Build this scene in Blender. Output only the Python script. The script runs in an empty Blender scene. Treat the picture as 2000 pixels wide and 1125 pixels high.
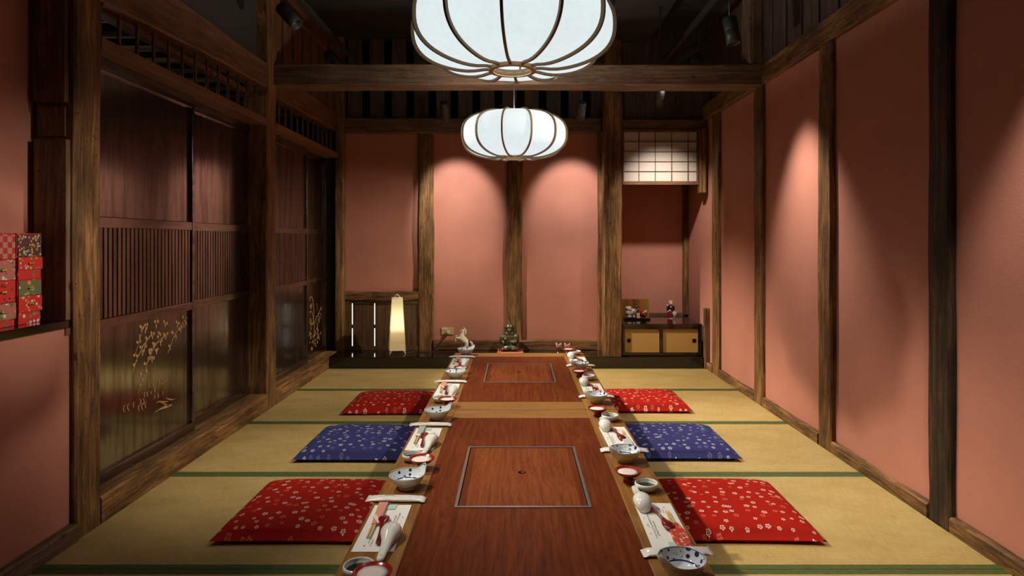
import bpy, math, random
from mathutils import Vector, Matrix
random.seed(7)
C = bpy.context.scene.collection
PI = math.pi
F, CX, CY, H = 1250.0, 1008.0, 470.0, 1.135      # measured camera: focal length and axis in pixels, eye height in metres
def R(a): return math.radians(a)
def on_x(px, py, X):                               # photo pixel -> point on the wall plane x = X
    Y = X*F/(px-CX); return Vector((X, Y, H-(py-CY)*Y/F))

# ------------------------------------------------------------------ node helper
class NT:
    def __init__(s, name):
        s.m = bpy.data.materials.new(name); s.m.use_nodes = True
        s.t = s.m.node_tree; s.b = s.t.nodes['Principled BSDF']
    def n(s, typ, ins=None, **kw):
        d = s.t.nodes.new('ShaderNode'+typ)
        for k, v in kw.items(): setattr(d, k, v)
        for k, v in (ins or {}).items(): s.put(d.inputs[k], v)
        return d
    def put(s, sock, v):
        if isinstance(v, bpy.types.NodeSocket): s.t.links.new(v, sock)
        elif isinstance(v, bpy.types.Node): s.t.links.new(v.outputs[0], sock)
        else:
            if isinstance(v, tuple) and len(v) == 3 and sock.type == 'RGBA': v = v+(1,)
            sock.default_value = v
    def math(s, op, a, b=0.0, c=0.0, clamp=False):
        d = s.n('Math', operation=op, use_clamp=clamp)
        s.put(d.inputs[0], a); s.put(d.inputs[1], b)
        if op in ('MULTIPLY_ADD', 'COMPARE', 'SMOOTH_MIN'): s.put(d.inputs[2], c)
        return d.outputs[0]
    def vmath(s, op, a, b=(0,0,0)):
        d = s.n('VectorMath', operation=op); s.put(d.inputs[0], a); s.put(d.inputs[1], b)
        return d
    def mix(s, f, a, b, blend='MIX'):
        d = s.n('Mix', data_type='RGBA', blend_type=blend)
        s.put(d.inputs[0], f); s.put(d.inputs[6], a); s.put(d.inputs[7], b)
        return d.outputs[2]
    def ramp(s, f, stops):
        d = s.n('ValToRGB'); e = d.color_ramp.elements
        while len(e) < len(stops): e.new(0.5)
        for el, (p, c) in zip(e, stops):
            el.position = p; el.color = (c+(1,)) if isinstance(c, tuple) else (c, c, c, 1)
        s.put(d.inputs[0], f); return d.outputs[0]
    def coord(s, rnd=True):
        c = s.n('TexCoord').outputs['Object']
        if rnd:
            r = s.n('ObjectInfo').outputs['Random']
            off = s.n('CombineXYZ', {0: s.math('MULTIPLY', r, 7.3), 1: s.math('MULTIPLY', r, 3.1), 2: s.math('MULTIPLY', r, 5.7)})
            c = s.vmath('ADD', c, off.outputs[0]).outputs[0]
        return c
    def noise(s, vec, scale, detail=4, rough=.55, dist=0):
        return s.n('TexNoise', {'Vector': vec, 'Scale': scale, 'Detail': detail, 'Roughness': rough, 'Distortion': dist}).outputs[0]
    def mapv(s, vec, scale):
        return s.vmath('MULTIPLY', vec, scale).outputs[0]
    def bump(s, h, strength, dist=.002, old=None):
        d = s.n('Bump', {'Height': h, 'Strength': strength, 'Distance': dist})
        s.put(s.b.inputs['Normal'], d)
    def set(s, **kw):
        for k, v in kw.items():
            s.put(s.b.inputs[{'color': 'Base Color', 'rough': 'Roughness', 'metal': 'Metallic', 'coat': 'Coat Weight', 'coatr': 'Coat Roughness', 'coati': 'Coat IOR',
                   'ior': 'IOR', 'spec': 'Specular IOR Level', 'emit': 'Emission Color', 'es': 'Emission Strength', 'trans': 'Transmission Weight', 'sheen': 'Sheen Weight',
                   'alpha': 'Alpha'}[k]], v)
        return s.m
def flat(name, col, rough=.5, **kw):
    t = NT(name); t.set(color=col, rough=rough, **kw); return t.m

def wood(name, dark, mid, light, axis, rough=.6, fine=55, knots=True, bump=.5, spec=.35, stain=.6, **kw):
    t = NT(name); c = t.coord()
    sc = [1.0, 1.0, 1.0]; sc[axis] = .045
    g = t.mapv(c, tuple(sc))
    warp = t.noise(t.mapv(c, tuple(.3 if i == axis else 1.0 for i in range(3))), 6, 2)
    gd = t.vmath('ADD', g, t.n('CombineXYZ', {0: t.math('MULTIPLY', warp, .06), 1: t.math('MULTIPLY', warp, .05), 2: t.math('MULTIPLY', warp, .06)}).outputs[0]).outputs[0]
    f1 = t.noise(gd, fine, 5, .65)
    f2 = t.noise(gd, fine*3.2, 3, .6)
    big = t.noise(t.mapv(c, tuple(.35 if i == axis else 1.0 for i in range(3))), 7, 4, .6)
    v = t.math('MULTIPLY_ADD', f2, .35, t.math('MULTIPLY', f1, .65))
    col = t.ramp(v, [(.34, dark), (.49, mid), (.64, light)])
    st = t.ramp(big, [(.35, 1-stain), (.62, 1.0)])
    col = t.mix(1.0, col, st, 'MULTIPLY')
    if knots:
        vo = t.n('TexVoronoi', {'Vector': t.mapv(c, tuple(.45 if i == axis else 1.3 for i in range(3))), 'Scale': 9.0, 'Randomness': 1.0})
        k = t.ramp(vo.outputs['Distance'], [(.035, .18), (.10, 1.0)])
        col = t.mix(1.0, col, k, 'MULTIPLY')
    if knots:                                        # nail and worm holes
        wv = t.n('TexVoronoi', {'Vector': t.mapv(c, tuple(.6 if i == axis else 1.0 for i in range(3))), 'Scale': 55.0})
        sel = t.math('MULTIPLY', t.math('LESS_THAN', wv.outputs['Distance'], .17), t.math('GREATER_THAN', t.n('SeparateColor', {0: wv.outputs['Color']}).outputs[0], .80))
        col = t.mix(t.math('MULTIPLY', sel, .85), col, (.01, .006, .004))
    if 'coat' in kw:                                 # worn lacquer: gloss varies from board to board and along the grain
        sk = t.noise(t.mapv(c, tuple(.12 if i == axis else 1.0 for i in range(3))), 16, 5, .7)
        kw = dict(kw, coat=t.ramp(sk, [(.36, .45), (.56, 1.0)]))
    t.set(color=col, rough=rough, spec=spec, **kw)
    if bump: t.bump(v, bump, .004)
    return t.m

DK, MD, LT = (.050, .024, .010), (.20, .096, .032), (.42, .225, .080)
M = {}
for i, a in enumerate('xyz'):
    M['timber_'+a] = wood('old timber '+a, DK, MD, LT, i)
    M['dark_'+a] = wood('smoked timber '+a, (.055, .035, .021), (.165, .098, .054), (.28, .16, .085), i, stain=.45)
    M['red_'+a] = wood('brown timber '+a, (.060, .027, .013), (.150, .068, .030), (.24, .115, .05), i, rough=.5, knots=False, stain=.3)
    M['lacq_'+a] = wood('lacquered door timber '+a, (.006, .003, .002), (.020, .009, .005), (.042, .019, .010), i, rough=.35, knots=False, bump=.25, spec=.15, stain=.45, coat=1.0, coatr=.14, coati=2.8)
    M['board_'+a] = wood('grey brown board '+a, (.035, .024, .018), (.085, .055, .040), (.13, .085, .060), i, knots=False, stain=.3, bump=.2)
M['black_z'] = wood('blackened timber', (.012, .008, .005), (.045, .026, .012), (.13, .065, .024), 2, stain=.8)
M['panel_board'] = wood('wainscot board', (.05, .026, .011), (.105, .058, .026), (.15, .085, .04), 2, rough=.5, knots=False, stain=.35, bump=.2)
M['kamoi'] = wood('plain brown rail', (.14, .068, .034), (.21, .105, .054), (.25, .13, .07), 1, rough=.5, knots=False, stain=.15, bump=.15)
M['table_edge'] = wood('honey table edge', (.14, .060, .012), (.25, .115, .026), (.33, .165, .045), 1, rough=.38, fine=75, knots=False, stain=.2, bump=.06)
M['table_edge_x'] = wood('honey table edge across', (.14, .060, .012), (.25, .115, .026), (.33, .165, .045), 0, rough=.38, fine=75, knots=False, stain=.2, bump=.06)
M['table_red'] = wood('red brown table veneer', (.075, .014, .004), (.125, .026, .0065), (.17, .042, .011), 1, rough=.48, fine=85, knots=False, stain=.15, bump=.04, spec=.05)
M['lid_red'] = wood('red brown lid veneer', (.10, .022, .006), (.175, .042, .011), (.225, .064, .018), 1, rough=.48, fine=85, knots=False, stain=.15, bump=.04, spec=.05)

def plaster(name, col, b=.35):
    t = NT(name); c = t.coord(False)
    n = t.noise(c, 120, 4, .6); m = t.noise(c, 2.2, 3)
    t.set(color=t.mix(t.ramp(m, [(.3, 0.0), (.7, 1.0)]), col, tuple(x*.86 for x in col)), rough=.75, spec=.3)
    t.bump(n, b, .003); return t.m
M['pink'] = plaster('rose plaster', (.54, .225, .158))
M['dgrey'] = plaster('charcoal plaster', (.055, .047, .040), .2)
M['ceil'] = wood('black ceiling boards', (.022, .022, .019), (.036, .034, .029), (.050, .047, .040), 0, fine=25, knots=False, bump=.2, stain=.3)

def tatami():
    t = NT('rush tatami'); c = t.coord(False)
    s = t.n('SeparateXYZ', {0: c})
    rib = t.math('SINE', t.math('MULTIPLY', s.outputs[1], 2*PI/.0155))
    strand = t.noise(t.mapv(c, (260, 18, 1)), 1, 3, .6)
    big = t.noise(t.mapv(c, (1.2, 2.5, 1)), 3, 4, .6)
    col = t.ramp(t.math('MULTIPLY_ADD', big, .4, t.math('MULTIPLY', strand, .6)), [(.3, (.30, .205, .062)), (.5, (.42, .30, .105)), (.7, (.52, .39, .16))])
    col = t.mix(t.ramp(rib, [(-.0, .0), (.25, .30), (1, 0.0)]), col, (.24, .165, .05))
    t.set(color=col, rough=.55, spec=.35)
    t.bump(t.math('MULTIPLY_ADD', rib, .6, strand), .45, .0025); return t.m
M['tatami'] = tatami()
def heri():
    t = NT('green cloth edging'); c = t.coord(False)
    n = t.noise(t.mapv(c, (40, 300, 1)), 1, 2)
    t.set(color=t.ramp(n, [(.35, (.045, .062, .014)), (.65, (.085, .115, .028))]), rough=.6)
    return t.m
M['heri'] = heri()

def flowers(name, base, c1, c2, size=.0105, scale=21.0):
    t = NT(name); c = t.coord(); s0 = t.n('SeparateXYZ', {0: c})
    xy = t.n('CombineXYZ', {0: s0.outputs[0], 1: s0.outputs[1], 2: 0.0}).outputs[0]
    vo = t.n('TexVoronoi', {'Vector': xy, 'Scale': scale, 'Randomness': .85}, voronoi_dimensions='2D')
    rel = t.vmath('SUBTRACT', xy, vo.outputs['Position']).outputs[0]
    s = t.n('SeparateXYZ', {0: rel}); rc = t.n('SeparateColor', {0: vo.outputs['Color']})
    r = t.math('SQRT', t.math('ADD', t.math('MULTIPLY', s.outputs[0], s.outputs[0]), t.math('MULTIPLY', s.outputs[1], s.outputs[1])))
    th = t.math('ADD', t.math('ARCTAN2', s.outputs[1], s.outputs[0]), t.math('MULTIPLY', rc.outputs[0], 6.28))
    pet = t.math('ABSOLUTE', t.math('SINE', t.math('MULTIPLY', th, 2.5)))
    r0 = t.math('MULTIPLY', t.math('MULTIPLY_ADD', rc.outputs[2], .45, .62), size)
    edge = t.math('MULTIPLY', r0, t.math('MULTIPLY_ADD', pet, .55, .55))
    d = t.math('DIVIDE', t.math('ABSOLUTE', t.math('SUBTRACT', r, t.math('MULTIPLY', edge, .82))), r0)
    ring = t.ramp(d, [(.13, 1.0), (.22, 0.0)])
    dot = t.ramp(t.math('DIVIDE', r, r0), [(.13, 1.0), (.2, 0.0)])
    mask = t.math('MAXIMUM', ring, dot)
    fc = t.mix(t.ramp(rc.outputs[1], [(.62, 0.0), (.66, 1.0)]), c1, c2)
    weave = t.noise(t.mapv(xy, (900, 900, 1)), 1, 1)
    fold = t.noise(xy, 5, 3)
    t.set(color=t.mix(t.math('MULTIPLY', mask, .92), base, fc), rough=.75, spec=.08)
    t.bump(t.math('MULTIPLY_ADD', weave, .15, fold), .35, .008); return t.m
M['cush_red'] = flowers('red floral cloth', (.34, .012, .006), (.82, .66, .55), (.58, .16, .08))
M['cush_blue'] = flowers('blue floral cloth', (.032, .036, .135), (.62, .60, .66), (.15, .15, .32))

M['black'] = flat('black lacquer', (.006, .005, .004), .12, coat=.5, coatr=.05)
M['blackm'] = flat('black painted metal', (.025, .026, .024), .45)
M['gapdark'] = flat('dark void behind boards', (.004, .004, .004), .9, spec=0.0)
M['gold'] = flat('gold lacquer painting', (.52, .33, .15), .45, metal=.25)
M['mustard'] = flat('mustard fusuma paper', (.42, .25, .07), .45)
M['alu'] = flat('brushed metal trim', (.36, .33, .31), .35, metal=.9)
M['bronze'] = flat('dark green bronze', (.075, .07, .035), .38, metal=.45)
M['ivory'] = flat('unglazed ivory ceramic', (.60, .55, .44), .5)
M['white'] = flat('white glazed porcelain', (.78, .79, .75), .15, coat=.5, coatr=.03)
M['celadon'] = flat('pale celadon porcelain', (.70, .74, .70), .16, coat=.5, coatr=.03)
M['paper'] = flat('white paper', (.74, .73, .70), .7)
M['redlacq'] = flat('red lacquer', (.16, .010, .009), .16, coat=.6, coatr=.06)
M['redpaint'] = flat('vermilion lacquer', (.27, .014, .010), .2, coat=.4, coatr=.06)
M['rice'] = flat('white dish filling', (.74, .66, .63), .6)
M['soy'] = flat('soy sauce', (.012, .005, .003), .2, spec=.15)
M['pinkp'] = flat('salmon paper', (.62, .25, .19), .7)
M['mint'] = flat('mint paper', (.40, .60, .53), .7)
M['ink'] = flat('ink', (.02, .02, .02), .8)
M['redink'] = flat('red seal ink', (.5, .05, .04), .8)
M['bamboo'] = flat('pale chopstick wood', (.60, .44, .20), .55)
M['brass'] = flat('brass bell', (.65, .45, .08), .3, metal=.7)
M['wire'] = flat('white enamelled wire', (.75, .73, .68), .4)
M['beige'] = flat('beige wall plate', (.52, .40, .20), .45)
M['cream'] = flat('cream plastic', (.70, .60, .42), .4)
M['cord'] = flat('dark cord', (.03, .015, .01), .5)
M['skin'] = flat('glazed ivory face', (.70, .64, .50), .25)
M['hair'] = flat('golden hair glaze', (.62, .42, .10), .3)
M['coral'] = flat('coral red cloth', (.50, .12, .06), .7)
M['pale'] = flat('pale pink paper', (.80, .60, .56), .7)
def packet():
    t = NT('clear film over white towel'); c = t.coord()
    n = t.noise(c, 45, 3, .6)
    t.set(color=t.ramp(n, [(.35, (.70, .69, .66)), (.65, (.84, .83, .80))]), rough=.35, coat=.5, coatr=.12); t.bump(n, .35, .004); return t.m
M['packet'] = packet()
def checker(name, a, b, sc):
    t = NT(name); ch = t.n('TexChecker', {'Vector': t.coord(False), 'Scale': sc}); t.put(ch.inputs['Color1'], a); t.put(ch.inputs['Color2'], b)
    t.set(color=ch.outputs[0], rough=.7); return t.m
M['check'] = checker('navy and white checks', (.03, .03, .06), (.75, .74, .72), 150.0)
def stripes(name, a, b, per):
    t = NT(name); s = t.n('SeparateXYZ', {0: t.coord(False)})
    t.set(color=t.mix(t.ramp(t.math('SINE', t.math('MULTIPLY', s.outputs[0], 2*PI/per)), [(.45, 0.0), (.55, 1.0)]), a, b), rough=.7); return t.m
M['stripe'] = stripes('grey striped paper', (.70, .69, .66), (.16, .17, .19), .005)
def chiyo(name, base, cols, scale, thr=.55):
    t = NT(name); c = t.coord(); vo = t.n('TexVoronoi', {'Vector': c, 'Scale': scale, 'Randomness': 1.0})
    rc = t.n('SeparateColor', {0: vo.outputs['Color']})
    pick = t.ramp(rc.outputs[0], [(i/len(cols), x) for i, x in enumerate(cols)])
    pick.node.color_ramp.interpolation = 'CONSTANT'
    m = t.ramp(vo.outputs['Distance'], [(.40, 1.0), (.47, .0)])
    m2 = t.ramp(rc.outputs[1], [(thr-.02, 0.0), (thr+.02, 1.0)])
    col = t.mix(t.math('MULTIPLY', m, m2), base, pick)
    core = t.ramp(vo.outputs['Distance'], [(.08, 1.0), (.13, 0.0)])
    col = t.mix(t.math('MULTIPLY', core, m2), col, (.75, .55, .15))
    t.set(color=col, rough=.5); return t.m
RD = (.66, .030, .022)
GN, WH, PK, NV, OR, YL = (.10, .20, .07), (.72, .66, .55), (.62, .28, .20), (.03, .04, .10), (.62, .16, .05), (.65, .50, .12)
M['box_red'] = chiyo('red patterned paper', RD, [(.20, .17, .06), WH, GN, PK], 60, .50)
M['box_multi'] = chiyo('many coloured floral paper', (.10, .03, .03), [WH, OR, GN, YL, NV, PK], 95, .05)
M['box_flower'] = chiyo('pale floral paper', (.16, .17, .06), [(.45, .62, .42), (.66, .30, .22), (.70, .66, .55), (.45, .40, .55)], 48, .08)
M['box_vine'] = chiyo('red paper with white blossoms', RD, [WH, YL, PK, WH], 80, .48)
M['box_lace'] = chiyo('rose lace paper', (.50, .16, .13), [WH, (.10, .05, .06), (.60, .27, .22), GN], 60, .2)
M['box_check'] = checker('red and pink checked paper', (.46, .03, .02), (.55, .22, .16), 50.0)
M['box_plain'] = chiyo('red paper with dark specks', RD, [(.08, .02, .03), (.08, .02, .03), WH, (.06, .05, .10)], 85, .6)

def washi(name, col, es, warm=None):
    t = NT(name); c = t.coord(False)
    n = t.noise(c, 60, 5, .7); n2 = t.noise(c, 6, 3)
    v = t.math('MULTIPLY_ADD', n, .35, t.math('MULTIPLY', n2, .3))
    f = t.ramp(v, [(.2, tuple(x*.86 for x in col)), (.45, col)])
    t.set(color=(.18, .18, .17), rough=.8, spec=.1, emit=f, es=es)
    if warm:                                        # the bulb stands low in the shade, the paper glows around it
        s = t.n('SeparateXYZ', {0: c})
        g = t.ramp(s.outputs[2], warm); t.put(t.b.inputs['Emission Color'], g)
        wr = t.noise(t.mapv(c, (8, 8, 70)), 1, 3, .6, 1.0); t.bump(wr, .8, .01)
    return t.m
M['lantern'] = washi('lit white lantern paper', (.74, .83, .84), 1.08)
M['andon'] = washi('lit cream paper shade', (1, 1, 1), 1.0, [(.12, (.32, .20, .055)), (.20, (.55, .36, .12)), (.25, (1.5, 1.15, .55)), (.34, (1.4, 1.1, .55)), (.47, (.62, .46, .18)), (.62, (.46, .33, .12))])
M['shoji'] = flat('shoji paper', (.50, .44, .39), .8)
M['glow'] = flat('bright daylit room beyond', (.5, .5, .5), .8, emit=(1, .98, .93), es=3.0)

M['strip_glow'] = flat('glow painted for light through a gap', (.4, .3, .2), .8, emit=(1, .72, .55), es=.55)  # emission stands in for light leaking through the ribbed door panel
def bluewhite():
    t = NT('blue painted porcelain'); c = t.coord(False); s = t.n('SeparateXYZ', {0: c})
    vo = t.n('TexVoronoi', {'Vector': c, 'Scale': 62.0, 'Randomness': .9})
    rc = t.n('SeparateColor', {0: vo.outputs['Color']})
    th = t.math('MULTIPLY_ADD', rc.outputs[1], .24, .20)
    blob = t.math('LESS_THAN', vo.outputs['Distance'], th)
    blob = t.math('MULTIPLY', blob, t.math('GREATER_THAN', rc.outputs[0], .38))
    v2 = t.n('TexVoronoi', {'Vector': c, 'Scale': 170.0}); sp = t.math('LESS_THAN', v2.outputs['Distance'], .22)
    sp = t.math('MULTIPLY', sp, t.math('GREATER_THAN', t.noise(c, 35, 1), .56))
    m = t.math('MAXIMUM', blob, sp)
    m = t.math('MULTIPLY', m, t.math('GREATER_THAN', s.outputs[2], .021))
    l1 = t.math('COMPARE', s.outputs[2], .0195, .0012)
    m = t.math('MAXIMUM', m, l1)
    t.set(color=t.mix(m, (.72, .78, .80), (.020, .030, .16)), rough=.12, coat=.5, coatr=.03); return t.m
M['bluewhite'] = bluewhite()
M['blueline'] = flat('blue rim line', (.08, .11, .22), .15)
def screenmat():
    t = NT('gold folding screen leaf'); s = t.n('SeparateXYZ', {0: t.coord(False)})
    st = t.ramp(t.math('MULTIPLY_ADD', s.outputs[0], 3.6, .5), [(0, (.42, .17, .04)), (.22, (.20, .11, .025)), (.34, (.42, .13, .03)), (.46, (.16, .07, .02)), (.62, (.20, .11, .03)), (.72, (.45, .15, .03)), (.88, (.30, .22, .04)), (1, (.36, .28, .05))])
    t.set(color=st, rough=.35, metal=.35); return t.m
M['screen'] = screenmat()

# ------------------------------------------------------------------ mesh helper
class MB:
    def __init__(s): s.v = []; s.f = []; s.mi = []; s.sm = []; s.cur = 0; s.smooth = False
    def mat(s, i): s.cur = i; return s
    def add(s, vs, fs, smooth=None):
        b = len(s.v); s.v += [tuple(p) for p in vs]
        for f in fs:
            s.f.append([b+i for i in f]); s.mi.append(s.cur); s.sm.append(s.smooth if smooth is None else smooth)
        return s
    def box(s, x0, x1, y0, y1, z0, z1, T=None):
        vs = [Vector((x, y, z)) for z in (z0, z1) for y in (y0, y1) for x in (x0, x1)]
        if T: vs = [T @ p for p in vs]
        return s.add(vs, [(0, 2, 3, 1), (4, 5, 7, 6), (0, 1, 5, 4), (2, 6, 7, 3), (0, 4, 6, 2), (1, 3, 7, 5)], False)
    def loft(s, rings, cap=True, closed=False, smooth=True):
        n = len(rings[0]); vs = [p for r in rings for p in r]; fs = []
        m = len(rings)
        for i in range(m if closed else m-1):
            a, b = i*n, ((i+1) % m)*n
            for j in range(n): fs.append((a+j, a+(j+1) % n, b+(j+1) % n, b+j))
        if cap and not closed:
            fs.append(tuple(reversed(range(n)))); fs.append(tuple((m-1)*n+j for j in range(n)))
        return s.add(vs, fs, smooth)
    def lathe(s, prof, n=32, T=None, smooth=True, fn=None, cap=True):
        rings = []
        for r, z in prof:
            ring = []
            for j in range(n):
                a = 2*PI*j/n; rr, zz = fn(r, z, a) if fn else (r, z)
                p = Vector((rr*math.cos(a), rr*math.sin(a), zz)); ring.append(T @ p if T else p)
            rings.append(ring)
        return s.loft(rings, cap, False, smooth)
    def tube(s, pts, r, n=6, smooth=True, closed=False):
        pts = [Vector(p) for p in pts]; rings = []; m = len(pts); up = None
        for i, p in enumerate(pts):
            if closed: d = pts[(i+1) % m]-pts[i-1]
            else: d = pts[min(i+1, m-1)]-pts[max(i-1, 0)]
            d.normalize()
            if up is None:
                up = Vector((0, 0, 1)) if abs(d.z) < .9 else Vector((1, 0, 0))
            sd = d.cross(up).normalized(); up = sd.cross(d).normalized()
            rr = r[i] if isinstance(r, (list, tuple)) else r
            rings.append([p+(sd*math.cos(2*PI*k/n)+up*math.sin(2*PI*k/n))*rr for k in range(n)])
        return s.loft(rings, True, closed, smooth)
    def ell(s, c, r, n=14, m=9, T=None):
        rings = []
        for i in range(m+1):
            a = -PI/2+PI*(i/m)*.998+.001*PI
            ring = []
            for j in range(n):
                p = Vector((r[0]*math.cos(a)*math.cos(2*PI*j/n), r[1]*math.cos(a)*math.sin(2*PI*j/n), r[2]*math.sin(a)))
                if T: p = T @ p
                ring.append(p+Vector(c))
            rings.append(ring)
        return s.loft(rings)
    def prism(s, poly, d, T=None):                  # polygon in XY extruded by d along z
        n = len(poly); vs = [Vector((x, y, 0)) for x, y in poly]+[Vector((x, y, d)) for x, y in poly]
        if T: vs = [T @ p for p in vs]
        return s.add(vs, [tuple(reversed(range(n))), tuple(range(n, 2*n))]+[(i, (i+1) % n, n+(i+1) % n, n+i) for i in range(n)], False)
    def build(s, name, mats, parent=None, loc=None, bevel=0, sub=0, remesh=0, seg=2):
        if not isinstance(mats, (list, tuple)): mats = [mats]
        me = bpy.data.meshes.new(name)
        off = Vector(loc) if loc is not None else Vector((0, 0, 0))
        me.from_pydata([tuple(Vector(p)-off) for p in s.v], [], s.f)
        for m in mats: me.materials.append(M[m] if isinstance(m, str) else m)
        for p, i, sm in zip(me.polygons, s.mi, s.sm): p.material_index = i; p.use_smooth = sm
        me.update()
        import bmesh
        bm = bmesh.new(); bm.from_mesh(me); bmesh.ops.recalc_face_normals(bm, faces=bm.faces); bm.to_mesh(me); bm.free()
        o = bpy.data.objects.new(name, me); C.objects.link(o); o.location = off
        if parent: o.parent = parent
        if remesh:
            r = o.modifiers.new('remesh', 'REMESH'); r.mode = 'VOXEL'; r.voxel_size = remesh; r.use_smooth_shade = True
            k = o.modifiers.new('smooth', 'SMOOTH'); k.factor = .5; k.iterations = 3
        if bevel:
            b = o.modifiers.new('bevel', 'BEVEL'); b.width = bevel; b.segments = seg; b.limit_method = 'ANGLE'; b.angle_limit = R(40)
        if sub:
            b = o.modifiers.new('sub', 'SUBSURF'); b.levels = sub; b.render_levels = sub
        return o
def tag(o, label=None, cat=None, group=None, kind=None):
    if label: o['label'] = label
    if cat: o['category'] = cat
    if group: o['group'] = group
    if kind: o['kind'] = kind
    return o
def thing(name, label, cat, loc=(0, 0, 0), rz=0, group=None):
    o = bpy.data.objects.new(name, None); C.objects.link(o); o.location = loc; o.rotation_euler = (0, 0, rz)
    return tag(o, label, cat, group)
def root(name, loc=(0, 0, 0)):
    o = bpy.data.objects.new(name, None); C.objects.link(o); o.location = loc; o['kind'] = 'structure'; return o
def boxo(name, b, mat, bevel=.004, parent=None, label=None):      # one box mesh with its origin at its base centre
    m = MB().box(*b); c = ((b[0]+b[1])/2, (b[2]+b[3])/2, b[4])
    return m.build(name, mat, parent, c if parent is None else None, bevel)
def struct(name, b, mat, bevel=.004):
    o = boxo(name, b, mat, bevel); o['kind'] = 'structure'; return o
NTRIM = [0]
def beam(b, mat, bevel=.006, label=None):
    NTRIM[0] += 1
    o = struct('trim_%d' % NTRIM[0], b, mat, bevel)
    if label: o['label'] = label
    return o
def rough_beam(b, mat, axis, amp=.006, label=None, n=26, taper=None):   # hand hewn timber: long box with slightly wandering faces
    NTRIM[0] += 1
    lo = [b[0], b[2], b[4]]; hi = [b[1], b[3], b[5]]; o1, o2 = [i for i in range(3) if i != axis]
    rnd = random.Random(NTRIM[0]); ph = [rnd.uniform(0, 6) for _ in range(8)]
    c = [(lo[0]+hi[0])/2, (lo[1]+hi[1])/2, lo[2]]
    rings = []
    for i in range(n+1):
        t = i/n; w = lambda k: amp*(math.sin(t*7+ph[k])*.5+math.sin(t*19+ph[k+4])*.3+rnd.uniform(-.2, .2))
        a0, a1, b0, b1 = lo[o1]+w(0), hi[o1]+w(1), lo[o2]+w(2), hi[o2]+w(3)
        if taper: b0 += taper*t
        ch = .008; ring = []
        for (p, q) in ((a0+ch, b0), (a1-ch, b0), (a1, b0+ch), (a1, b1-ch), (a1-ch, b1), (a0+ch, b1), (a0, b1-ch), (a0, b0+ch)):
            v = [0, 0, 0]; v[axis] = lo[axis]+(hi[axis]-lo[axis])*t; v[o1] = p; v[o2] = q; ring.append(Vector(v))
        rings.append(ring)
    o = MB().loft(rings, smooth=False).build('trim_%d' % NTRIM[0], mat, None, c); o['kind'] = 'structure'
    if label: o['label'] = label
    return o

# ================================================================== THE ROOM
XL, XR = -1.665, 1.685              # faces of the timber on the left and right walls
YF = -1.3                           # wall behind the camera
ZC = 3.05
struct('floor', (-3.2, 2.2, YF, 6.6, -.12, -.05), 'dark_y', 0)
struct('ceiling', (-3.4, 2.2, YF, 6.7, ZC, ZC+.08), 'ceil', 0)
struct('wall_front', (-2.0, 1.9, YF-.1, YF, -.05, ZC), 'pink', 0)
# right wall
struct('wall_right', (1.715, 1.80, YF, 6.42, -.05, 2.25), 'pink', 0)
posts_r = [(5.345, 5.51), (4.40, 4.54), (3.43, 3.576), (2.493, 2.622), (1.45, 1.60)]
for i, (a, b) in enumerate(posts_r):
    rough_beam((XR, 1.735, a, b, -.04, 2.21), 'black_z' if i == 3 else 'timber_z', 2, .005)
es = [6.40]+[v for p in posts_r for v in (p[1], p[0])]+[YF]
for i in range(0, len(es), 2):
    k = rough_beam((XR, 1.74, es[i+1]+.003, es[i]-.003, -.045, .058), 'timber_y', 1, .004)
    k.name = 'baseboard_right'; NTRIM[0] -= 1
rough_beam((XR-.004, 1.80, YF, 6.35, 2.21, 2.35), 'timber_y', 1, .006)
b = MB()
y = YF+.1
while y < 6.3:
    b.box(1.70, 1.72, y, y+.195, 2.34, ZC); y += .218
b.mat(1).box(1.76, 1.78, YF, 6.4, 2.34, ZC)
tag(b.build('wall_right_upper', ['board_z', 'gapdark']), kind='structure')
rough_beam((1.60, 1.70, 4.40, 4.54, 2.34, ZC-.005), 'dark_z', 2, .004)
# left wall: niche with shelf beside the camera
lw = MB().box(-1.95, -1.69, YF, 2.42, -.05, .805).box(-1.95, -1.83, YF, 2.44, .805, ZC)
tag(lw.build('wall_left', 'pink'), kind='structure')
k = rough_beam((-1.75, -1.655, YF, 2.42, -.045, .065), 'dark_y', 1, .004); k.name = 'baseboard_left'
np_ = rough_beam((-1.81, XL, 2.42, 2.57, -.045, ZC-.004), 'timber_z', 2, .006)
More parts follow.
